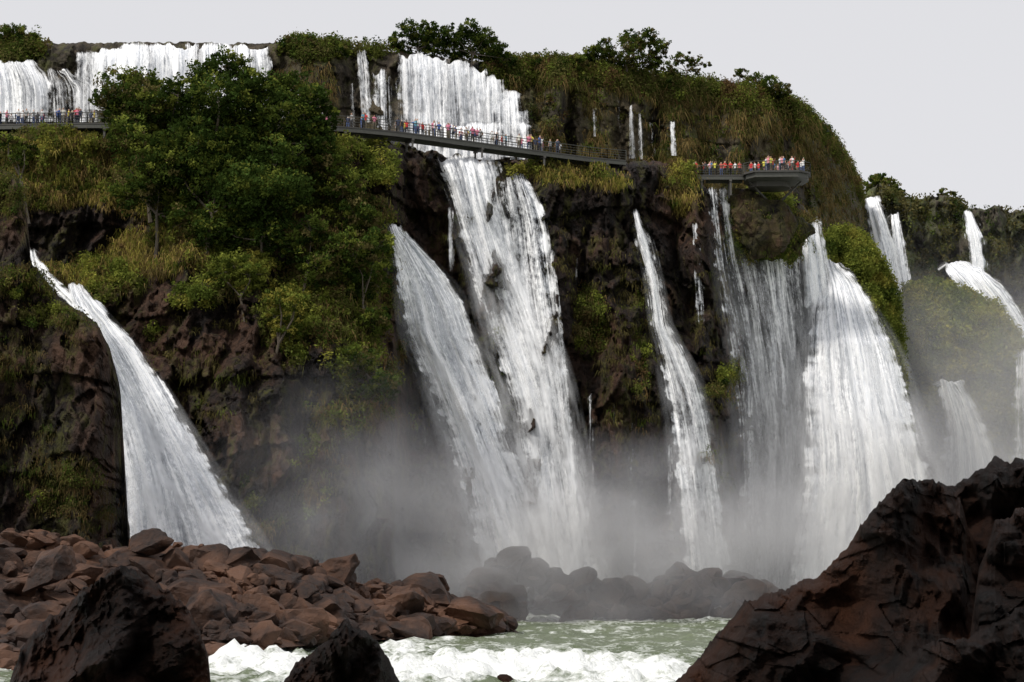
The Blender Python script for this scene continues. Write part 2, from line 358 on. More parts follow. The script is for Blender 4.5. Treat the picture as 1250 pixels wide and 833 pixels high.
for k,(u,q) in enumerate([(752,.24),(768,.32),(779,.2),(793,.28)]): fall([(118+8*k,u,u+4),(195,u+1,u+7)],D_up,2.6,q,1,140+k,edge=3)
fall([(100,330,432),(155,330,435)],D_up,2.5,.24,1,39,edge=4)
fall([(150,535,650),(196,535,650)],lambda U,V:D_up(U,V)*0+196,3,.65,1,29)
# far
fall([(240,1058,1068),(262,1060,1078),(300,1066,1094),(360,1084,1102)],Dfar,12,1.0,2,19,edge=5)
fall([(256,1088,1096),(300,1090,1106),(350,1095,1114)],Dfar,12,.75,1,20,edge=4)
fall([(258,1177,1184),(285,1180,1200),(330,1184,1206)],Dfar,12,.8,2,21,edge=5)
fall([(318,1156,1166),(330,1157,1205),(345,1165,1222),(365,1185,1236),(400,1212,1256),(460,1238,1290),(600,1250,1330)],Dfar,18,1.0,2,22,edge=8,spray=.5)
fall([(464,1147,1172),(490,1150,1190),(530,1155,1208),(600,1145,1235),(700,1130,1250)],lambda U,V:255+0*U,0,.95,2,23,edge=10,spray=.7)
fall([(428,1243,1262),(500,1238,1275),(620,1230,1290)],lambda U,V:258+0*U,0,.62,2,24,edge=10,spray=.4)
# ---------- foliage generators
def leaves(C,R,nl,size,cols,sq=1.0):
    N=len(C); c=np.repeat(C,nl,0); r=np.repeat(R,nl)[:,None]
    d=rng.normal(size=(N*nl,3)); d/=np.linalg.norm(d,axis=1)[:,None]
    c=c+d*r*(rng.random((N*nl,1))**.45)*np.array([1,1,sq])
    a=rng.normal(size=(N*nl,3)); a/=np.linalg.norm(a,axis=1)[:,None]
    b=np.cross(a,rng.normal(size=(N*nl,3))); b/=np.linalg.norm(b,axis=1)[:,None]+1e-6
    s=(size*(.6+.8*rng.random(N*nl)))[:,None]
    V=np.stack([c-a*s,c+b*s*.5,c+a*s,c-b*s*.5],1).reshape(-1,3)
    col=np.repeat(cols,nl,0)*(.7+.6*rng.random((N*nl,1)))
    return V,np.arange(N*nl*4).reshape(-1,4),np.repeat(col,4,0)
def blades(C,Ln,nb,w,cols,spread=.5,up=.25,out=.5):
    N=len(C); n=N*nb; c=np.repeat(C,nb,0)+rng.normal(size=(n,3))*np.array([spread,.2,spread*.5])
    L=(np.repeat(Ln,nb)*(.5+.8*rng.random(n)))[:,None]
    hx=rng.normal(size=(n,1))*.45
    d1=np.concatenate([hx,-out*np.ones((n,1))*(.5+rng.random((n,1))),up+.3*rng.normal(size=(n,1))],1)
    d2=np.concatenate([hx*.5,-.25*rng.random((n,1)),-1+.2*rng.random((n,1))],1)
    m=c+d1*L*.4; t=m+d2*L*.7
    wv=np.concatenate([np.ones((n,1)),rng.normal(size=(n,1))*.6,np.zeros((n,1))],1)*w*(.6+.8*rng.random((n,1)))
    V=np.stack([c-wv,c+wv,m+wv*.8,m-wv*.8,t+wv*.15,t-wv*.15],1).reshape(-1,3)
    i=np.arange(n)*6
    Fq=np.concatenate([np.stack([i,i+1,i+2,i+3],1),np.stack([i+3,i+2,i+4,i+5],1)],0)
    col=np.repeat(cols,nb,0)*(.65+.7*rng.random((n,1)))
    return V,Fq,np.repeat(col,6,0)
def build(name,parts,mat):
    VV=[];FF=[];CC=[];o=0
    for V,Fq,c in parts: VV.append(V);FF.append(Fq+o);CC.append(c);o+=len(V)
    return mk(name,np.concatenate(VV),np.concatenate(FF),[mat],False,{'col':('FLOAT_COLOR',np.concatenate(CC))})
def sample(S,mask,n):
    M=mask(S['U'],S['V']); M=np.clip(M,0,1)
    dens=M*np.abs(np.gradient(S['V'],axis=0)); p=dens.ravel()/dens.sum()
    i=rng.choice(p.size,n,p=p)
    P=S['P'].reshape(-1,3)[i]+rng.normal(size=(n,3))*np.array([.12,.1,.12])
    return P,S['U'].ravel()[i],S['V'].ravel()[i]
G_dark=np.array([.034,.056,.012]);G_mid=np.array([.088,.118,.022]);G_lit=np.array([.18,.205,.038]);G_yel=np.array([.30,.27,.055])
DRY=np.array([.30,.20,.085]);OLV=np.array([.13,.11,.042]);BRN=np.array([.12,.075,.035])
def pal(n,cols,w):
    w=np.array(w,float);w/=w.sum(); k=rng.choice(len(cols),n,p=w)
    return np.array(cols)[k]*(.7+.6*rng.random((n,1)))
def palU(U,V,cols,sc=25,seed=5):
    t=np.clip(.5+.55*fbm(U/sc,V/sc,s=seed,o=3)+.12*rng.normal(size=len(U)),0,.999)*(len(cols)-1)
    i=t.astype(int); f=(t-i)[:,None]; c=np.array(cols)
    return (c[i]*(1-f)+c[np.minimum(i+1,len(cols)-1)]*f)*(.75+.5*rng.random((len(U),1)))
parts=[]
P,U,V=sample(S_main,lambda U,V:np.where(veg_main(U,V)>.35,veg_main(U,V),0)*np.where(V<650,1,0)*np.where(V>480,.35,1),6300)
P[:,1]-=.4; parts.append(leaves(P,.3+.65*rng.random(len(P)),32,.155,palU(U,V,[G_dark,BRN,G_mid,OLV,G_mid,G_lit,G_lit],16)))
BR=[(290,330,60,28),(352,385,38,42),(460,215,30,12),(640,210,20,10),(935,245,40,22),(130,335,50,22),(925,240,30,16),(60,190,40,20),(440,190,60,25,.7),(835,205,20,22),(420,440,35,36,.4),(900,455,30,14,.8),(90,170,60,14),(230,365,40,14,.7),(400,180,30,12,.8)]
P,U,V=sample(S_main,lambda U,V:ell(U,V,BR,.6),1700)
P[:,1]-=.8; parts.append(leaves(P,.35+.55*rng.random(len(P)),32,.155,palU(U,V,[G_mid,G_lit,G_yel],15)))
build('cliff_shrubs',parts,M_leaf)
parts=[]
P,U,V=sample(S_main,lambda U,V:veg_main(U,V)**1.5,5000)
parts.append(blades(P,.5+.9*rng.random(len(P)),10,.035,palU(U,V,[BRN,OLV,G_mid,OLV,DRY*.7,BRN],14,9),out=.35))
GR=[(60,205,110,40),(190,312,80,34),(80,345,60,25),(700,215,60,14),(735,220,30,14),(830,225,20,40),(120,180,60,20),(90,240,70,14),(160,250,40,14,.7)]
P,U,V=sample(S_main,lambda U,V:ell(U,V,GR,.5),3000)
parts.append(blades(P,.6+.7*rng.random(len(P)),13,.035,palU(U,V,[G_mid,G_yel,DRY,G_yel,BRN,OLV],12,19),up=.6))
P,U,V=sample(S_main,lambda U,V:ell(U,V,[(770,420,40,170,.6),(560,300,22,70,.5),(870,400,22,120,.5),(700,330,40,90,.25),(250,450,80,80,.2),(950,620,40,80,.4)],1.3,9,55)**3,1000)
parts.append(blades(P,.4+.8*rng.random(len(P)),8,.03,palU(U,V,[G_mid,OLV,OLV*.7,OLV],14,39),out=.2,up=0,spread=.3))
build('cliff_grass',parts,M_grass)
P,U,V=sample(S_left,lambda U,V:ell(U,V,VL,.9,10)**2,1100)
P2,U2,V2=sample(S_left,lambda U,V:ell(U,V,[(15,225,36,40),(30,345,50,18),(60,385,50,16),(80,600,50,30,.3)],.7),550)
build('bank_plants',[blades(P,.25+.4*rng.random(len(P)),9,.022,palU(U,V,[G_dark,OLV,BRN,G_mid],12),spread=.35),leaves(P2,.25+.3*rng.random(len(P2)),30,.10,palU(U2,V2,[G_dark,G_mid,OLV,G_lit],12))],M_grass)
mk_=lambda U,V:ell(U,V,[(1045,325,75,65),(1095,420,30,80,.8),(1115,520,30,80,.5)],.4)
P,U,V=sample(S_right,mk_,2800); P[:,1]-=.5
build('buttress_shrubs',[leaves(P,.5+.7*rng.random(len(P)),30,.19,palU(U,V,[G_dark,G_mid,G_lit,G_lit,G_yel*.9],18))],M_leaf)
parts=[]
P,U,V=sample(S_up,lambda U,V:np.clip(1.2-(V-top_u(U))/24,0,1)*np.clip((U-625)/20,0,1)+ell(U,V,[(385,62,52,14),(15,62,50,18),(620,90,35,25,.7),(455,64,40,8,.6)],.3),4800)
P[:,1]-=.3;P[:,2]+=1.1*rng.random(len(P))**2; parts.append(leaves(P,.45+.8*rng.random(len(P)),30,.19,palU(U,V,[G_dark,G_mid,OLV,G_mid,G_lit*.9,BRN],12)))
P,U,V=sample(S_up,lambda U,V:np.where(U>640,1,0)*np.clip((V-top_u(U))/20,0,1)*(fbm(U/14,V/20,s=91)>.0)*(1-rockgap(U,V)),1800)
parts.append(leaves(P,.4+.7*rng.random(len(P)),28,.19,palU(U,V,[G_dark,OLV,G_mid,BRN],14)))
build('plateau_shrubs',parts,M_leaf)
P,U,V=sample(S_up,lambda U,V:np.where(veg_up(U,V)>.4,1,0)*np.clip((U-600)/30,0,1)+.5*ell(U,V,[(370,110,50,40)],.5),4300)
build('hanging_cliff_grass',[blades(P,1.0+1.3*rng.random(len(P)),11,.045,palU(U,V,[BRN*.8,OLV,DRY*.8,G_mid*.9,DRY*.8,OLV],12,29),up=.1,out=.25)],M_grass)
P,U,V=sample(S_mound,lambda U,V:np.clip(1.6-(V-350)/170,0,1),4200); P[:,1]-=.5
P2,U2,V2=sample(S_far,lambda U,V:np.clip(.5+.7*fbm(U/25,V/25,s=77),0,1)*np.where(U<1270,1,0)*np.where(V<480,1,.1),2300)
build('far_shrubs',[leaves(P,.7+.8*rng.random(len(P)),24,.3,palU(U,V,[G_mid,G_lit,G_yel,G_lit],26)),leaves(P2,.6+1.*rng.random(len(P2)),22,.32,palU(U2,V2,[G_dark,OLV,G_mid],30))],M_leaf)
# ---------- trees
def tube(pts,rad,seg=7):
    V=[];Fq=[]
    pts=[Vector(p) for p in pts]
    for i,p in enumerate(pts):
        d=(pts[min(i+1,len(pts)-1)]-pts[max(i-1,0)]).normalized()
        a=d.orthogonal().normalized(); b=d.cross(a)
        for k in range(seg):
            t=2*math.pi*k/seg; V.append(p+(a*math.cos(t)+b*math.sin(t))*rad[i])
    for i in range(len(pts)-1):
        for k in range(seg): Fq.append((i*seg+k,i*seg+(k+1)%seg,(i+1)*seg+(k+1)%seg,(i+1)*seg+k))
    return np.array([tuple(v) for v in V]),np.array(Fq)
def tree(base,blobs,D,cols,leaf=.2,dens=1.0,name='tree'):
    pm=D/F; B=proj(base[0],base[1],D); VV=[];FF=[];CC=[];MI=[];o=0
    cs=[]
    for (u,v,r) in blobs:
        c=proj(u,v,D+rng.uniform(-.6,.6)*r*pm*1.5); cs.append((c,r*pm))
    ctr=np.mean([c for c,_ in cs],0); H=np.linalg.norm(ctr-B)
    fork=B+(ctr-B)*.55+rng.normal(size=3)*.03*H
    def add(V,Fq,c,mi):
        nonlocal o
        VV.append(V);FF.append(Fq+o);CC.append(c);MI.append(np.full(len(Fq),mi));o+=len(V)
    r0=.014*H+.08
    V,Fq=tube([B-[0,0,1],B+(fork-B)*.4+rng.normal(size=3)*.03*H,fork],[r0*1.3,r0,r0*.75]); add(V,Fq,np.ones((len(V),3)),0)
    for c,r in cs:
        mid=(fork+c)/2+rng.normal(size=3)*.06*H
        V,Fq=tube([fork,mid,c],[r0*.6,r0*.4,r0*.15],5); add(V,Fq,np.ones((len(V),3)),0)
        for q in range(6):
            d=rng.normal(size=3);d/=np.linalg.norm(d)
            V,Fq=tube([c+(mid-c)*.3*rng.random(),c+d*r*.5,c+d*r*.95],[r0*.2,r0*.12,.02],4); add(V,Fq,np.ones((len(V),3)),0)
        n=int(max(12,(r/.5)**2*6)*dens)
        d=rng.normal(size=(n,3)); d/=np.linalg.norm(d,axis=1)[:,None]
        cc=c+d*r*(.35+.85*rng.random((n,1))**.6)*np.array([1,1,.9])
        R=np.minimum(.30*r+.1,.8)*(.5+.8*rng.random(n))
        col=pal(n,cols,[3,3,2,1.3][:len(cols)])*(.85+.3*np.clip(d[:,2:3],-1,1))  # top light painted into leaf colour: upper clumps paler, lower ones darker
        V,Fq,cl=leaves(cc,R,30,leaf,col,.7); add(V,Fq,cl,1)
    return mk(name,np.concatenate(VV),np.concatenate(FF),[M_bark,M_leaf],False,{'col':('FLOAT_COLOR',np.concatenate(CC))},np.concatenate(MI))
TD=[G_dark*.9,G_dark*1.5,G_mid*.9,G_lit*.9]
TM=[G_dark*1.3,G_mid,OLV,G_lit]
tree((185,260),[(150,112,28),(172,106,24),(160,135,32),(200,150,28),(133,122,18),(190,128,24)],158,TM,.17)
tree((250,300),[(218,112,20),(250,92,22),(275,80,20),(298,92,20),(268,120,34),(235,140,30),(290,140,30),(305,112,24)],156,TD,.17)
tree((330,290),[(330,112,24),(362,110,24),(385,122,20),(395,145,18),(345,145,32),(375,165,28),(315,150,24),(390,175,20)],157,TD,.17)
tree((250,340),[(240,180,38),(285,185,40),(215,200,32),(260,220,40),(300,235,34)],153,TD,.17)
tree((320,350),[(335,200,34),(320,240,34),(350,235,28),(300,275,30),(330,285,26),(270,280,30)],152,TD,.17)
tree((190,310),[(175,185,28),(190,215,30),(165,235,24),(215,245,28),(230,270,24),(155,165,24)],154,TM,.17)
tree((410,300),[(405,200,24),(420,230,26),(435,265,22),(395,250,22),(390,215,20)],158,TM,.17)
tree((440,400),[(430,310,26),(450,340,24),(425,350,22),(460,300,20),(455,390,20)],152,TM,.17)
tree((370,350),[(365,300,22),(390,330,22),(380,280,20),(405,300,18)],151,TM,.17)
tree((330,470),[(340,365,16),(360,375,18),(352,400,18),(335,385,12)],146,[G_mid,G_lit,G_yel,G_yel],.14)
tree((450,450),[(440,440,20),(465,470,18),(430,480,14)],148,TM,.15)
tree((300,400),[(285,325,18),(305,335,18),(265,335,14)],148,[G_mid,G_lit,G_lit],.15)
tree((35,260),[(10,175,16),(30,180,14),(20,195,14)],140,TM,.14)
tree((505,75),[(485,50,11),(500,38,13),(520,36,13),(537,45,12),(512,52,15),(528,56,12),(492,60,10)],220,TD,.17)
tree((575,80),[(553,42,12),(572,36,13),(592,45,13),(608,58,12),(575,58,18),(598,68,14),(555,62,14),(540,58,10),(620,72,10)],221,TD,.17)
tree((765,92),[(735,58,12),(722,66,9),(770,50,14),(790,48,12),(805,60,12),(775,66,16),(748,72,14),(800,76,12),(725,78,10)],228,TM,.18)
tree((835,100),[(828,72,9),(850,80,11),(842,70,7),(862,78,5),(820,84,9)],232,[G_mid,OLV],.18,.6)
tree((905,108),[(905,88,6),(903,93,6)],240,TM,.16)
tree((935,118),[(918,103,13),(940,106,13),(955,112,11)],242,TM,.18)
tree((15,56),[(5,42,12),(22,42,12),(38,50,9)],214,TM,.18)
tree((385,65),[(355,54,12),(375,55,14),(400,58,13),(418,64,9)],214,TM,.18)
tree((680,85),[(655,78,12),(680,76,12),(705,78,12)],224,TM,.18)
tree((1080,245),[(1068,226,11),(1085,228,11),(1074,220,8),(1095,236,8)],325,TM,.28)
tree((1158,244),[(1152,236,6),(1162,235,5)],325,TM,.25,.6)
# ---------- boulders
def rock(center,size,seed,sub=4,rot=None,cuts=18,rough=.05):
    r=np.random.default_rng(seed)
    bm=bmesh.new(); bmesh.ops.create_icosphere(bm,subdivisions=sub,radius=1)
    V=np.array([v.co[:] for v in bm.verts]); Fq=np.array([[v.index for v in f.verts] for f in bm.faces]); bm.free()
    for k in range(cuts):
        n=r.normal(size=3); n/=np.linalg.norm(n); d=r.uniform(.45,.85)
        dt=V@n-d; V=V-np.clip(dt,0,None)[:,None]*n
    nn=V/np.linalg.norm(V,axis=1)[:,None]
    V=V+nn*(rough*fbm(V[:,0]*3+seed,V[:,1]*3,V[:,2]*3,s=seed%97,o=3))[:,None]
    V=V*np.array(size)
    a=r.uniform(0,6.28) if rot is None else rot
    Rm=np.array(Matrix.Rotation(a,3,'Z')@Matrix.Rotation(r.uniform(-.5,.5),3,'X')@Matrix.Rotation(r.uniform(-.5,.5),3,'Y'))
    return V@Rm.T+np.array(center),Fq
def rocks(name,L,mat,sub=4,smooth=False):
    VV=[];FF=[];o=0
    for c,s,sd in L:
        V,Fq=rock(c,s,sd,sub); VV.append(V);FF.append(Fq+o);o+=len(V)
    V=np.concatenate(VV)
    return mk(name,V,np.concatenate(FF),[mat],smooth,{'veg':('FLOAT',np.zeros(len(V)))})
pile_top=interp([(-60,640),(0,642),(60,648),(130,662),(185,655),(280,668),(380,676),(430,700),(470,708),(520,712),(560,728),(600,745),(625,766)])
pile_bot=interp([(-60,860),(200,855),(255,800),(350,786),(450,778),(560,772),(625,770)])
def pile_D(U,V):
    tp=pile_top(U); return np.interp(U,[-60,300,625],[108,112,128])-(V-tp)/np.maximum(pile_bot(U)-tp,8)*np.interp(U,[-60,300,625],[38,24,5])
L=[]
while len(L)<900:
    u=rng.uniform(-50,618); v=rng.uniform(pile_top(u)+4,pile_bot(u)-1)
    D=float(pile_D(u,v)); s=D/F*rng.choice([5,9,14,21,30],p=[.26,.32,.24,.12,.06])*rng.uniform(.8,1.25)
    v=max(v,float(pile_top(u))+s*F/D*.6)
    c=proj(u,v,D); L.append((c,(s*rng.uniform(.9,1.6),s*rng.uniform(.8,1.2),s*rng.uniform(.5,.9)),1000+len(L)))
rocks('boulder_pile',L,M_boul,3)
S_pile=sheet('rocky_shore',-60,622,3,lambda u:pile_top(u)+9,lambda u:pile_bot(u)+4,50,lambda U,V:pile_D(U,V)+1.2,M_boul,lambda P,U,V:.6*cells(P[...,0]/1.2,P[...,2]/.8,5),backs=(2,6,20),jit=2,rnd=.5,bveg=0)
def one(u,v,D,s,seed,mat,sub=5,name='boulder',rot=None):
    V,Fq=rock(proj(u,v,D),s,seed,sub,rot,rough=.07); return mk(name,V,Fq,[mat],False,{'veg':('FLOAT',np.zeros(len(V)))})
one(576,748,118,(2.9,2.1,1.8),11,M_boul)
one(530,712,126,(1.7,1.6,1.2),12,M_boul); one(480,737,118,(2.4,1.8,1.3),13,M_boul); one(395,772,104,(3.0,1.8,.8),14,M_near)
one(250,745,94,(2.1,1.9,1.5),15,M_boul); one(60,692,96,(2.4,1.9,1.4),16,M_boul); one(180,668,106,(1.9,1.8,1.1),17,M_boul); one(340,707,108,(2.2,1.8,1.4),18,M_boul)
one(290,692,108,(1.9,1.8,1.2),19,M_boul);one(420,694,114,(1.9,1.8,1.2),20,M_boul);one(620,832,72,(.5,.4,.25),25,M_near)
L=[]
tpm=interp([(560,715),(585,695),(620,668),(650,682),(700,700),(740,705),(780,712),(830,690),(860,700),(930,705),(960,720),(1010,735)])
for k in range(260):
    u=rng.uniform(565,1010); t=tpm(u); v=rng.uniform(t+5,752); D=np.interp(u,[560,1010],[149,159])-(v-t)*.05; s=D/F*rng.choice([9,15,24])*rng.uniform(.7,1.2)
    v=max(v,t+s*F/D*.55); L.append((proj(u,v,D),(s*1.3,s,s*.8),3000+k))
rocks('rocks_below_falls',L,M_misty,3)
def nrock(name,pts,D,tilt,seed,cell=1.0,amp=.5,mat=M_near,du=1.5):
    tp=interp(pts)
    u0,u1=pts[0][0],pts[-1][0]
    def disp(P,U,V):
        k=D/35; x,z=P[...,0]/k/cell,P[...,2]/k/cell
        xr=x*.8+z*.6; zr=z*.8-x*.6
        r=amp*(4.4*tri(xr/1.7,zr/1.1,seed)+2.2*tri(x/.7,z/.7,seed+5)+.95*tri(xr/.3,zr/.33,seed+9)+.35*tri(x/.13,z/.13,seed+12))
        r+=amp*.6*np.clip(cells(xr/1.7,zr/1.0,seed+20),-.5,.5)+amp*.3*cells(x/.45,z/.4,seed+25)+.07*fbm(x/.12,z/.12,s=seed+3,o=3)
        return k*r
    return sheet(name,u0,u1,du,tp,lambda u:u*0+900,int(max(60,(900-min(p[1] for p in pts))/1.6)),lambda U,V:D+tilt[0]*np.abs(U-tilt[2])/100-(V-tp(U))*tilt[1]/100,mat,disp,backs=(.5,1.2,2.5),side=(.6,2),jit=4.5,rnd=.8,smooth=False,bveg=0,drop=.5,inw=.6)
nrock('foreground_boulder',[(818,842),(840,815),(868,788),(880,770),(900,742),(935,724),(965,718),(1000,700),(1035,668),(1052,640),(1068,618),(1100,586),(1118,583),(1140,588),(1160,598),(1172,606),(1182,640),(1200,680),(1235,720)],34,(1.6,1.6,1090),41,1.2)
nrock('foreground_boulder',[(1120,640),(1150,600),(1165,590),(1190,572),(1212,562),(1240,560),(1275,566),(1330,600)],38,(1,1,1210),52,1.2)
nrock('foreground_boulder',[(1180,800),(1195,690),(1215,640),(1240,622),(1290,615),(1340,640)],31,(.8,1.4,1260),63,1.2)
nrock('foreground_boulder',[(1060,850),(1120,790),(1180,775),(1230,745),(1330,730)],29,(.8,1.4,1200),64)
nrock('foreground_boulder',[(10,840),(25,790),(60,755),(85,735),(125,705),(150,692),(175,702),(215,730),(240,760),(254,800),(258,842)],52,(2,1.4,140),75,.8,.36)
nrock('foreground_boulder',[(335,842),(365,810),(390,788),(415,765),(425,757),(445,768),(465,790),(480,815),(490,842)],45,(2,1.3,425),86,.6,.32)
# ---------- river
def axis(a,b,st_,ext):
    m=np.arange(a,b,st_); return np.concatenate([a-np.array(ext[::-1]),m,b+np.array(ext)])
xs=axis(-55,75,.38,[10,40,150,600,2500]); ys=axis(45,175,.45,[10,60,300,1200,5000]); ys=np.concatenate([[-600,-100,0,20,32],ys[ys>33]])
X,Y=np.meshgrid(xs,ys); 
amp=np.where((Y>45)&(Y<175)&(X>-55)&(X<75),1,0)
Pw=np.stack([X,Y,X*0],-1); uu,vv=topix(np.where(Y[...,None]>5,Pw,[0,100,0]))
rap=np.clip(1.3*np.exp(-((vv-822-6*np.sin(uu/60))/17)**2)*np.clip((uu-250)/100,0,1)*np.clip((880-uu)/60,0,1),0,1)
rap=np.maximum(rap,1.0*np.exp(-((uu-300)/80)**2-((vv-808)/22)**2))
rap=np.maximum(rap,.8*np.exp(-((uu-490)/45)**2-((vv-795)/14)**2))
rap=np.maximum(rap,.45*np.exp(-((vv-756)/5)**2))
Z=amp*(.20*fbm(X/3,Y/4,s=3,o=4)+.10*fbm(X/.9,Y/.9,s=8,o=2)+rap*(.7*np.abs(fbm(X/1.6,Y/2.0,s=13,o=3))+.25*fbm(X/.5,Y/.5,s=14,o=2)))
def river_mat():
    m,nt,N,L=newmat('river_water'); b=NB(nt)
    pos=b.n('ShaderNodeNewGeometry').outputs['Position']
    fo=b.n('ShaderNodeAttribute',attribute_name='foam').outputs['Fac']
    n1=noise(b,scalev(b,pos,1,.5,1),.55,6,.65); n2=noise(b,pos,2.6,5,.7); n3=noise(b,scalev(b,pos,.5,1,1),.12,3)
    base=mixc(b,n3,(.10,.135,.075),(.20,.23,.14))
    f=math_(b,'ADD',math_(b,'MULTIPLY',n1,.6),math_(b,'MULTIPLY',n2,.4))
    f=math_(b,'ADD',f,math_(b,'MULTIPLY',fo,.20))
    f=math_(b,'ADD',f,math_(b,'MULTIPLY',n3,.14))
    ff=mapr(b,f,.59,.73)
    c=mixc(b,ff,base,(.88,.9,.88))
    bp=b.n('ShaderNodeBump',{'Strength':.7,'Distance':.35,'Height':math_(b,'ADD',n1,n2)})
    p=b.n('ShaderNodeBsdfPrincipled',{'Base Color':c,'Roughness':mapr(b,ff,0,1,.18,.8),'Normal':bp.outputs[0],'IOR':1.33})
    b.n('ShaderNodeOutputMaterial',{'Surface':p.outputs[0]}); return m
mk('river',np.stack([X,Y,Z],-1),gridfaces(*X.shape),[river_mat()],True,{'foam':('FLOAT',rap)})
# ---------- walkway
class Box:
    def __init__(s): s.V=[];s.F=[];s.M=[]
    def bar(s,a,b,w,hh,m=0):
        a=Vector(a);b=Vector(b);d=(b-a)
        if d.length<1e-5:return
        dn=d.normalized(); up=Vector((0,0,1))
        if abs(dn.z)>.9: up=Vector((0,1,0))
        sx=dn.cross(up).normalized(); uz=sx.cross(dn).normalized(); i=len(s.V)
        for p in(a,b):
            for x,y in((-1,-1),(1,-1),(1,1),(-1,1)): s.V.append(tuple(p+sx*x*w/2+uz*y*hh/2))
        s.F+=[(i,i+1,i+2,i+3),(i+7,i+6,i+5,i+4)]+[(i+k,i+4+k,i+4+(k+1)%4,i+(k+1)%4) for k in range(4)]
        s.M+=[m]*6
    def poly(s,pts,z0,z1,m=1):
        i=len(s.V);n=len(pts)
        for z in(z0,z1):
            for p in pts:s.V.append((p[0],p[1],z))
        s.F.append(tuple(range(i,i+n))[::-1]); s.F.append(tuple(range(i+n,i+2*n)))
        for k in range(n): s.F.append((i+k,i+(k+1)%n,i+n+(k+1)%n,i+n+k))
        s.M+=[m]*(n+2)
    def out(s,name,mats): return mk(name,s.V,s.F,mats,False,mi=s.M)
DZ=50.0
def wp(u,v): 
    p=proj(u,v,float(Dz(v,DZ))); return Vector((p[0],p[1],DZ))
def rail(B,pts,closed=False):
    n=len(pts)
    for i in range(n if closed else n-1):
        a=pts[i];b=pts[(i+1)%n]; k=max(1,int((b-a).length/1.3))
        for hz in(1.08,.8,.52,.24): B.bar(a+Vector((0,0,hz)),b+Vector((0,0,hz)),.05 if hz<1 else .08,.03 if hz<1 else .06)
        for j in range(k+1):
            p=a.lerp(b,j/k); B.bar(p,p+Vector((0,0,1.1)),.07,.07)
def walkway(path,wd=2.0,name='viewing_walkway',sup=7,leg=1.6):
    B=Box(); n=len(path); Ls=[];Rs=[]
    for i,p in enumerate(path):
        d=(path[min(i+1,n-1)]-path[max(i-1,0)]).normalized(); s=Vector((d.y,-d.x,0))
        Ls.append(p+s*wd/2); Rs.append(p-s*wd/2)
    for i in range(n-1):
        i0=len(B.V)
        for z in(0,-.14):
            for q in(Ls[i],Ls[i+1],Rs[i+1],Rs[i]): B.V.append((q.x,q.y,q.z+z))
        B.F+=[(i0,i0+1,i0+2,i0+3),(i0+7,i0+6,i0+5,i0+4),(i0,i0+4,i0+5,i0+1),(i0+2,i0+6,i0+7,i0+3)];B.M+=[1]*4
        for S in(Ls,Rs): B.bar(S[i].lerp(path[i],.12)-Vector((0,0,.36)),S[i+1].lerp(path[i+1],.12)-Vector((0,0,.36)),.16,.4)
    rail(B,Ls);rail(B,Rs)
    acc=0
    for i in range(n-1):
        a,b=path[i],path[i+1];l=(b-a).length;acc+=l
        if acc>sup:
            acc=0
            for S in(Ls,Rs): B.bar(S[i].lerp(path[i],.2)-Vector((0,0,.5)),S[i].lerp(path[i],.2)-Vector((0,0,leg)),.22,.22,2)
            B.bar(Ls[i]-Vector((0,0,.62)),Rs[i]-Vector((0,0,.62)),.3,.3,2)
    B.out(name,[M_steel,M_deck,M_conc]); return Ls,Rs
def mkpath(pts,st_=1.5):
    P=[wp(*p) for p in pts]; o=[P[0]]
    for a,b in zip(P[:-1],P[1:]):
        k=max(1,int((b-a).length/st_))
        for j in range(1,k+1): o.append(a.lerp(b,j/k))
    return o
path1=mkpath([(-30,155),(40,154),(110,153),(250,154),(400,156),(440,159),(480,163),(520,168),(600,179),(660,187),(715,194),(760,198)])
walkway(path1)
pL=wp(838,216);pR=wp(908,216)
path2=[pL.lerp(pR,i/4) for i in range(5)]
walkway(path2,sup=3,leg=2.4)
c=wp(948,214); B=Box(); hexa=[]
for x,y in((-4.0,-1.2),(-3.0,-2.4),(2.2,-2.6),(3.6,-1.6),(4.0,0.2),(3.6,2.2),(2.0,3.0),(-3.0,3.0),(-4.0,1.2)): hexa.append(Vector((c.x+x,c.y+y,DZ)))
B.poly(hexa,DZ-.22,DZ+.003,1)
sm=[c+(p-c)*.93 for p in hexa]; B.poly(sm,DZ-.75,DZ-.225,0)
rail(B,hexa,False)
sm=[c+Vector((-.6,1.2,0))+(p-c)*.6 for p in hexa]; B.poly(sm,DZ-1.35,DZ-.753,2)
for x in(-3.2,2.8):
    B.bar((c.x+x,c.y,DZ-.8),(c.x+x*.3,c.y+1.6,DZ-2.6),.2,.2,2)
B.out('viewing_platform',[M_steel,M_deck,M_conc])
# rock knoll carrying the platform
kc=np.array([c.x-2.0,c.y+4.6,DZ-6.2]); ks=np.array([6.5,5,5.6])
V_,F_=rock(kc,ks,917,6,rot=0.1,cuts=10,rough=.16); mk('rock_knoll',V_,F_,[M_cliff],False,{'veg':('FLOAT',np.full(len(V_),.5))})
kk=rng.normal(size=(700,3));kk/=np.linalg.norm(kk,axis=1)[:,None]; kk[:,1]=-abs(kk[:,1]); kk=kk[(fbm(kk[:,0]*2.6,kk[:,2]*2.6,s=71)>-.25)&(kk[:,2]>-.75)]
build('knoll_shrubs',[leaves(kc+kk*ks*.86,.25+.5*rng.random(len(kk)),30,.14,pal(len(kk),[G_dark,G_mid,G_lit,G_yel],[2,3,3,1])),blades(kc+kk[::2]*ks*.88,.6+.8*rng.random(len(kk[::2])),10,.035,pal(len(kk[::2]),[G_mid,OLV],[1,1]))],M_leaf)
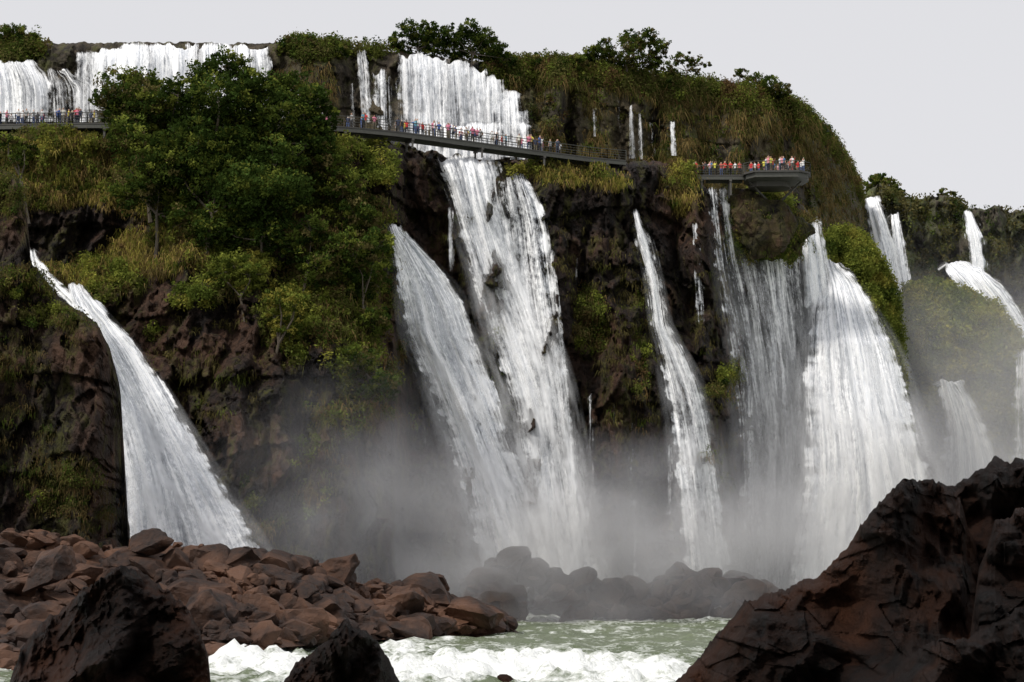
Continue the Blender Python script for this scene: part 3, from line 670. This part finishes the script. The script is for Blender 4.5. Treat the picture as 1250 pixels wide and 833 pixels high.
# ---------- people
def pm(name,node):
    m,nt,N,L=newmat(name); b=NB(nt); node(b); return m
def shirt(b):
    oi=b.n('ShaderNodeObjectInfo'); p=b.n('ShaderNodeBsdfPrincipled',{'Base Color':oi.outputs['Color'],'Roughness':.8}); b.n('ShaderNodeOutputMaterial',{'Surface':p.outputs[0]})
def ramp(cols):
    def f(b):
        oi=b.n('ShaderNodeObjectInfo'); r=b.n('ShaderNodeValToRGB',{0:oi.outputs['Random']}); r.color_ramp.interpolation='CONSTANT'
        while len(r.color_ramp.elements)<len(cols): r.color_ramp.elements.new(.5)
        for i,c_ in enumerate(cols): r.color_ramp.elements[i].position=i/len(cols); r.color_ramp.elements[i].color=(*c_,1)
        p=b.n('ShaderNodeBsdfPrincipled',{'Base Color':r.outputs[0],'Roughness':.75}); b.n('ShaderNodeOutputMaterial',{'Surface':p.outputs[0]})
    return f
PM=[pm('skin',ramp([(.45,.26,.18),(.3,.16,.1),(.55,.34,.25)])),pm('shirt',shirt),pm('trousers',ramp([(.02,.025,.05),(.05,.05,.06),(.2,.17,.12),(.03,.03,.03),(.08,.12,.25)])),pm('hair',ramp([(.02,.012,.01),(.01,.01,.01),(.12,.06,.03),(.5,.5,.48)]))]
def person_mesh(name,arms):
    J=[(0,0,.95),(0,.01,1.15),(0,.01,1.36),(0,0,1.50),(0,-.01,1.60),(0,-.01,1.72)]
    R=[(.15,.11),(.13,.10),(.17,.11),(.055,.055),(.085,.10),(.06,.07)]
    E=[(0,1),(1,2),(2,3),(3,4),(4,5)]
    for sx in(-1,1):
        i=len(J); J+=[(sx*.10,0,.88),(sx*.11,-.01,.48),(sx*.12,.02,.09),(sx*.13,-.12,.03)];R+=[(.095,.10),(.062,.065),(.045,.045),(.04,.03)]
        E+=[(0,i),(i,i+1),(i+1,i+2),(i+2,i+3)]
        i=len(J); a=arms[(sx+1)//2]; J+=[(sx*.19,0,1.38)]+[(sx*p[0],p[1],p[2]) for p in a];R+=[(.06,.06),(.042,.042),(.032,.032),(.035,.02)]
        E+=[(2,i),(i,i+1),(i+1,i+2),(i+2,i+3)]
    me=bpy.data.meshes.new(name);me.from_pydata(J,E,[]);ob=bpy.data.objects.new(name,me);scene.collection.objects.link(ob)
    md=ob.modifiers.new('s','SKIN')
    for k,d in enumerate(me.skin_vertices[0].data): d.radius=R[k]; d.use_root=(k==0)
    sb=ob.modifiers.new('u','SUBSURF');sb.levels=1;sb.render_levels=1
    dg=bpy.context.evaluated_depsgraph_get();dg.update()
    m2=bpy.data.meshes.new_from_object(ob.evaluated_get(dg)); bpy.data.objects.remove(ob)
    m2.materials.clear()
    for m in PM:m2.materials.append(m)
    for f in m2.polygons:
        x,y,z=f.center; f.use_smooth=True
        if z>1.5: f.material_index=3 if (z>1.70 or y>.03) else 0
        elif z<.07: f.material_index=3
        elif abs(x)>.21 and z<1.22 or (y<-.2 and z>.5 and z<1.45): f.material_index=0
        elif z>.90: f.material_index=1
        elif abs(x)>.235: f.material_index=0
        else: f.material_index=2
    return m2
TPL=[person_mesh('body_a',[[(.24,.02,1.12),(.25,-.06,.90),(.25,-.08,.80)]]*2),
 person_mesh('body_b',[[(.25,-.10,1.16),(.20,-.34,1.08),(.18,-.42,1.08)]]*2),
 person_mesh('body_c',[[(.26,-.06,1.18),(.16,-.26,1.42),(.09,-.26,1.55)],[(.24,.02,1.12),(.25,-.06,.90),(.25,-.08,.80)]]),
 person_mesh('body_d',[[(.25,-.08,1.14),(.10,-.24,1.12),(.02,-.26,1.12)],[(.26,-.1,1.45),(.24,-.2,1.68),(.22,-.2,1.80)]])]
SH=[(.75,.75,.75),(.75,.75,.75),(.02,.02,.025),(.5,.03,.03),(.05,.1,.3),(.6,.5,.08),(.65,.2,.3),(.1,.3,.4),(.3,.3,.3),(.7,.68,.6),(.03,.04,.08)]
SHP=[(.75,.75,.75),(.6,.03,.03),(.6,.05,.04),(.75,.3,.35),(.7,.7,.7),(.02,.02,.03),(.5,.1,.08),(.7,.65,.1),(.6,.45,.4),(.05,.15,.3)]
def person(p,cols,face=None):
    ob=bpy.data.objects.new('person',TPL[rng.integers(4)]); scene.collection.objects.link(ob)
    ob.location=p; s=rng.uniform(.90,1.04); ob.scale=(s*1.05,s*1.05,s); ob.rotation_euler=(0,0,rng.uniform(-1.2,1.2) if face is None else face)
    ob.color=(*cols[rng.integers(len(cols))],1)
def along(path,n,lo=0,hi=1,cols=SH):
    m=len(path)
    for t in np.sort(rng.uniform(lo,hi,n)):
        f=t*(m-1);i=min(int(f),m-2); p=path[i].lerp(path[i+1],f-i); d=(path[i+1]-path[i]).normalized(); s=Vector((d.y,-d.x,0))
        side=rng.choice([.65,.65,.1,-.6])
        q=p+s*side; person(q,cols,rng.uniform(-.9,.9) if side>.3 else (rng.uniform(1.2,5)))
def frac(u): 
    us=[topix(np.array(p[:]))[0] for p in path1]; return float(np.interp(u,us,np.linspace(0,1,len(path1))))
along(path1,28,frac(0),frac(120)); along(path1,12,frac(400),frac(500)); along(path1,38,frac(500),frac(640)); along(path1,12,frac(640),frac(705))
along(path2,18,0.1,1,SHP)
for k in range(34):
    x=rng.uniform(-3.4,3.4);y=rng.choice([-2.1,-1.6,-1.0,.5,1.5])if abs(x)<2.6 else rng.uniform(-1,1); person(Vector((c.x+x*.95,c.y+y,DZ+.003)),SHP,rng.uniform(-1,1))
# ---------- mist volumes
def mist_mat(name,dens,nsc=3.0,an=-.35):
    m,nt,N,L=newmat(name); b=NB(nt)
    oc=b.n('ShaderNodeTexCoord').outputs['Object']
    ln=b.n('ShaderNodeVectorMath',{0:oc},operation='LENGTH').outputs['Value']
    fall_=mapr(b,ln,1.0,.1); fall_=math_(b,'POWER',fall_,1.5)
    nz=mapr(b,noise(b,oc,nsc,1,.5),.38,.62,.15,1.4)
    d=math_(b,'MULTIPLY',math_(b,'MULTIPLY',fall_,nz),dens)
    v=b.n('ShaderNodeVolumeScatter',{'Color':(.96,.96,1.0,1),'Density':d,'Anisotropy':an})
    b.n('ShaderNodeOutputMaterial',{'Volume':v.outputs[0]})
    try: m.cycles.volume_step_rate=3.0
    except Exception as e: print(e)
    return m
def mist(u,v,D,r,dens,nsc=3.0):
    bm=bmesh.new(); bmesh.ops.create_icosphere(bm,subdivisions=2,radius=1.06); me=bpy.data.meshes.new('mist_cloud'); bm.to_mesh(me); bm.free()
    me.materials.append(mist_mat('mist',dens,nsc)); ob=bpy.data.objects.new('mist_cloud',me); scene.collection.objects.link(ob)
    ob.location=proj(u,v,D); ob.scale=r
mist(440,620,130,(15,6,13),.085,2.4)
mist(650,684,147,(25,7,13),.20,2.7)
mist(870,684,156,(25,7,14),.20,2.7)
mist(1080,600,178,(24,8,17),.15,2.2)
mist(1190,530,245,(50,16,38),.060,1.8)
# ---------- sky, sun, camera
w=bpy.data.worlds.new('World'); scene.world=w; w.use_nodes=True; nt=w.node_tree; nt.nodes.clear(); b=NB(nt)
SE=math.radians(50)
sky=b.n('ShaderNodeTexSky',sky_type='NISHITA',sun_disc=False,sun_elevation=SE,sun_rotation=math.radians(230),dust_density=3.0)
hs=b.n('ShaderNodeHueSaturation',{'Saturation':.12,'Value':1.0,'Color':sky.outputs[0]})
cl=mixc(b,.8,hs.outputs[0],(7.6,7.6,7.9))
bg=b.n('ShaderNodeBackground',{'Color':cl,'Strength':.11}); b.n('ShaderNodeOutputWorld',{'Surface':bg.outputs[0]})
sd=bpy.data.lights.new('sun','SUN'); sd.energy=2.8; sd.angle=math.radians(9); sd.color=(1,.95,.88)
so=bpy.data.objects.new('sun',sd); scene.collection.objects.link(so)
dirv=Vector((-math.sin(math.radians(50))*math.cos(SE),-math.cos(math.radians(50))*math.cos(SE),math.sin(SE)))
so.rotation_euler=dirv.to_track_quat('Z','Y').to_euler(); so.location=dirv*300
cd=bpy.data.cameras.new('camera'); cd.lens=57.6; cd.sensor_width=36; cd.clip_end=12000; cd.clip_start=.5
co=bpy.data.objects.new('camera',cd); scene.collection.objects.link(co); co.location=(0,0,CZ); co.rotation_euler=(math.pi/2+TH,0,0)
scene.camera=co
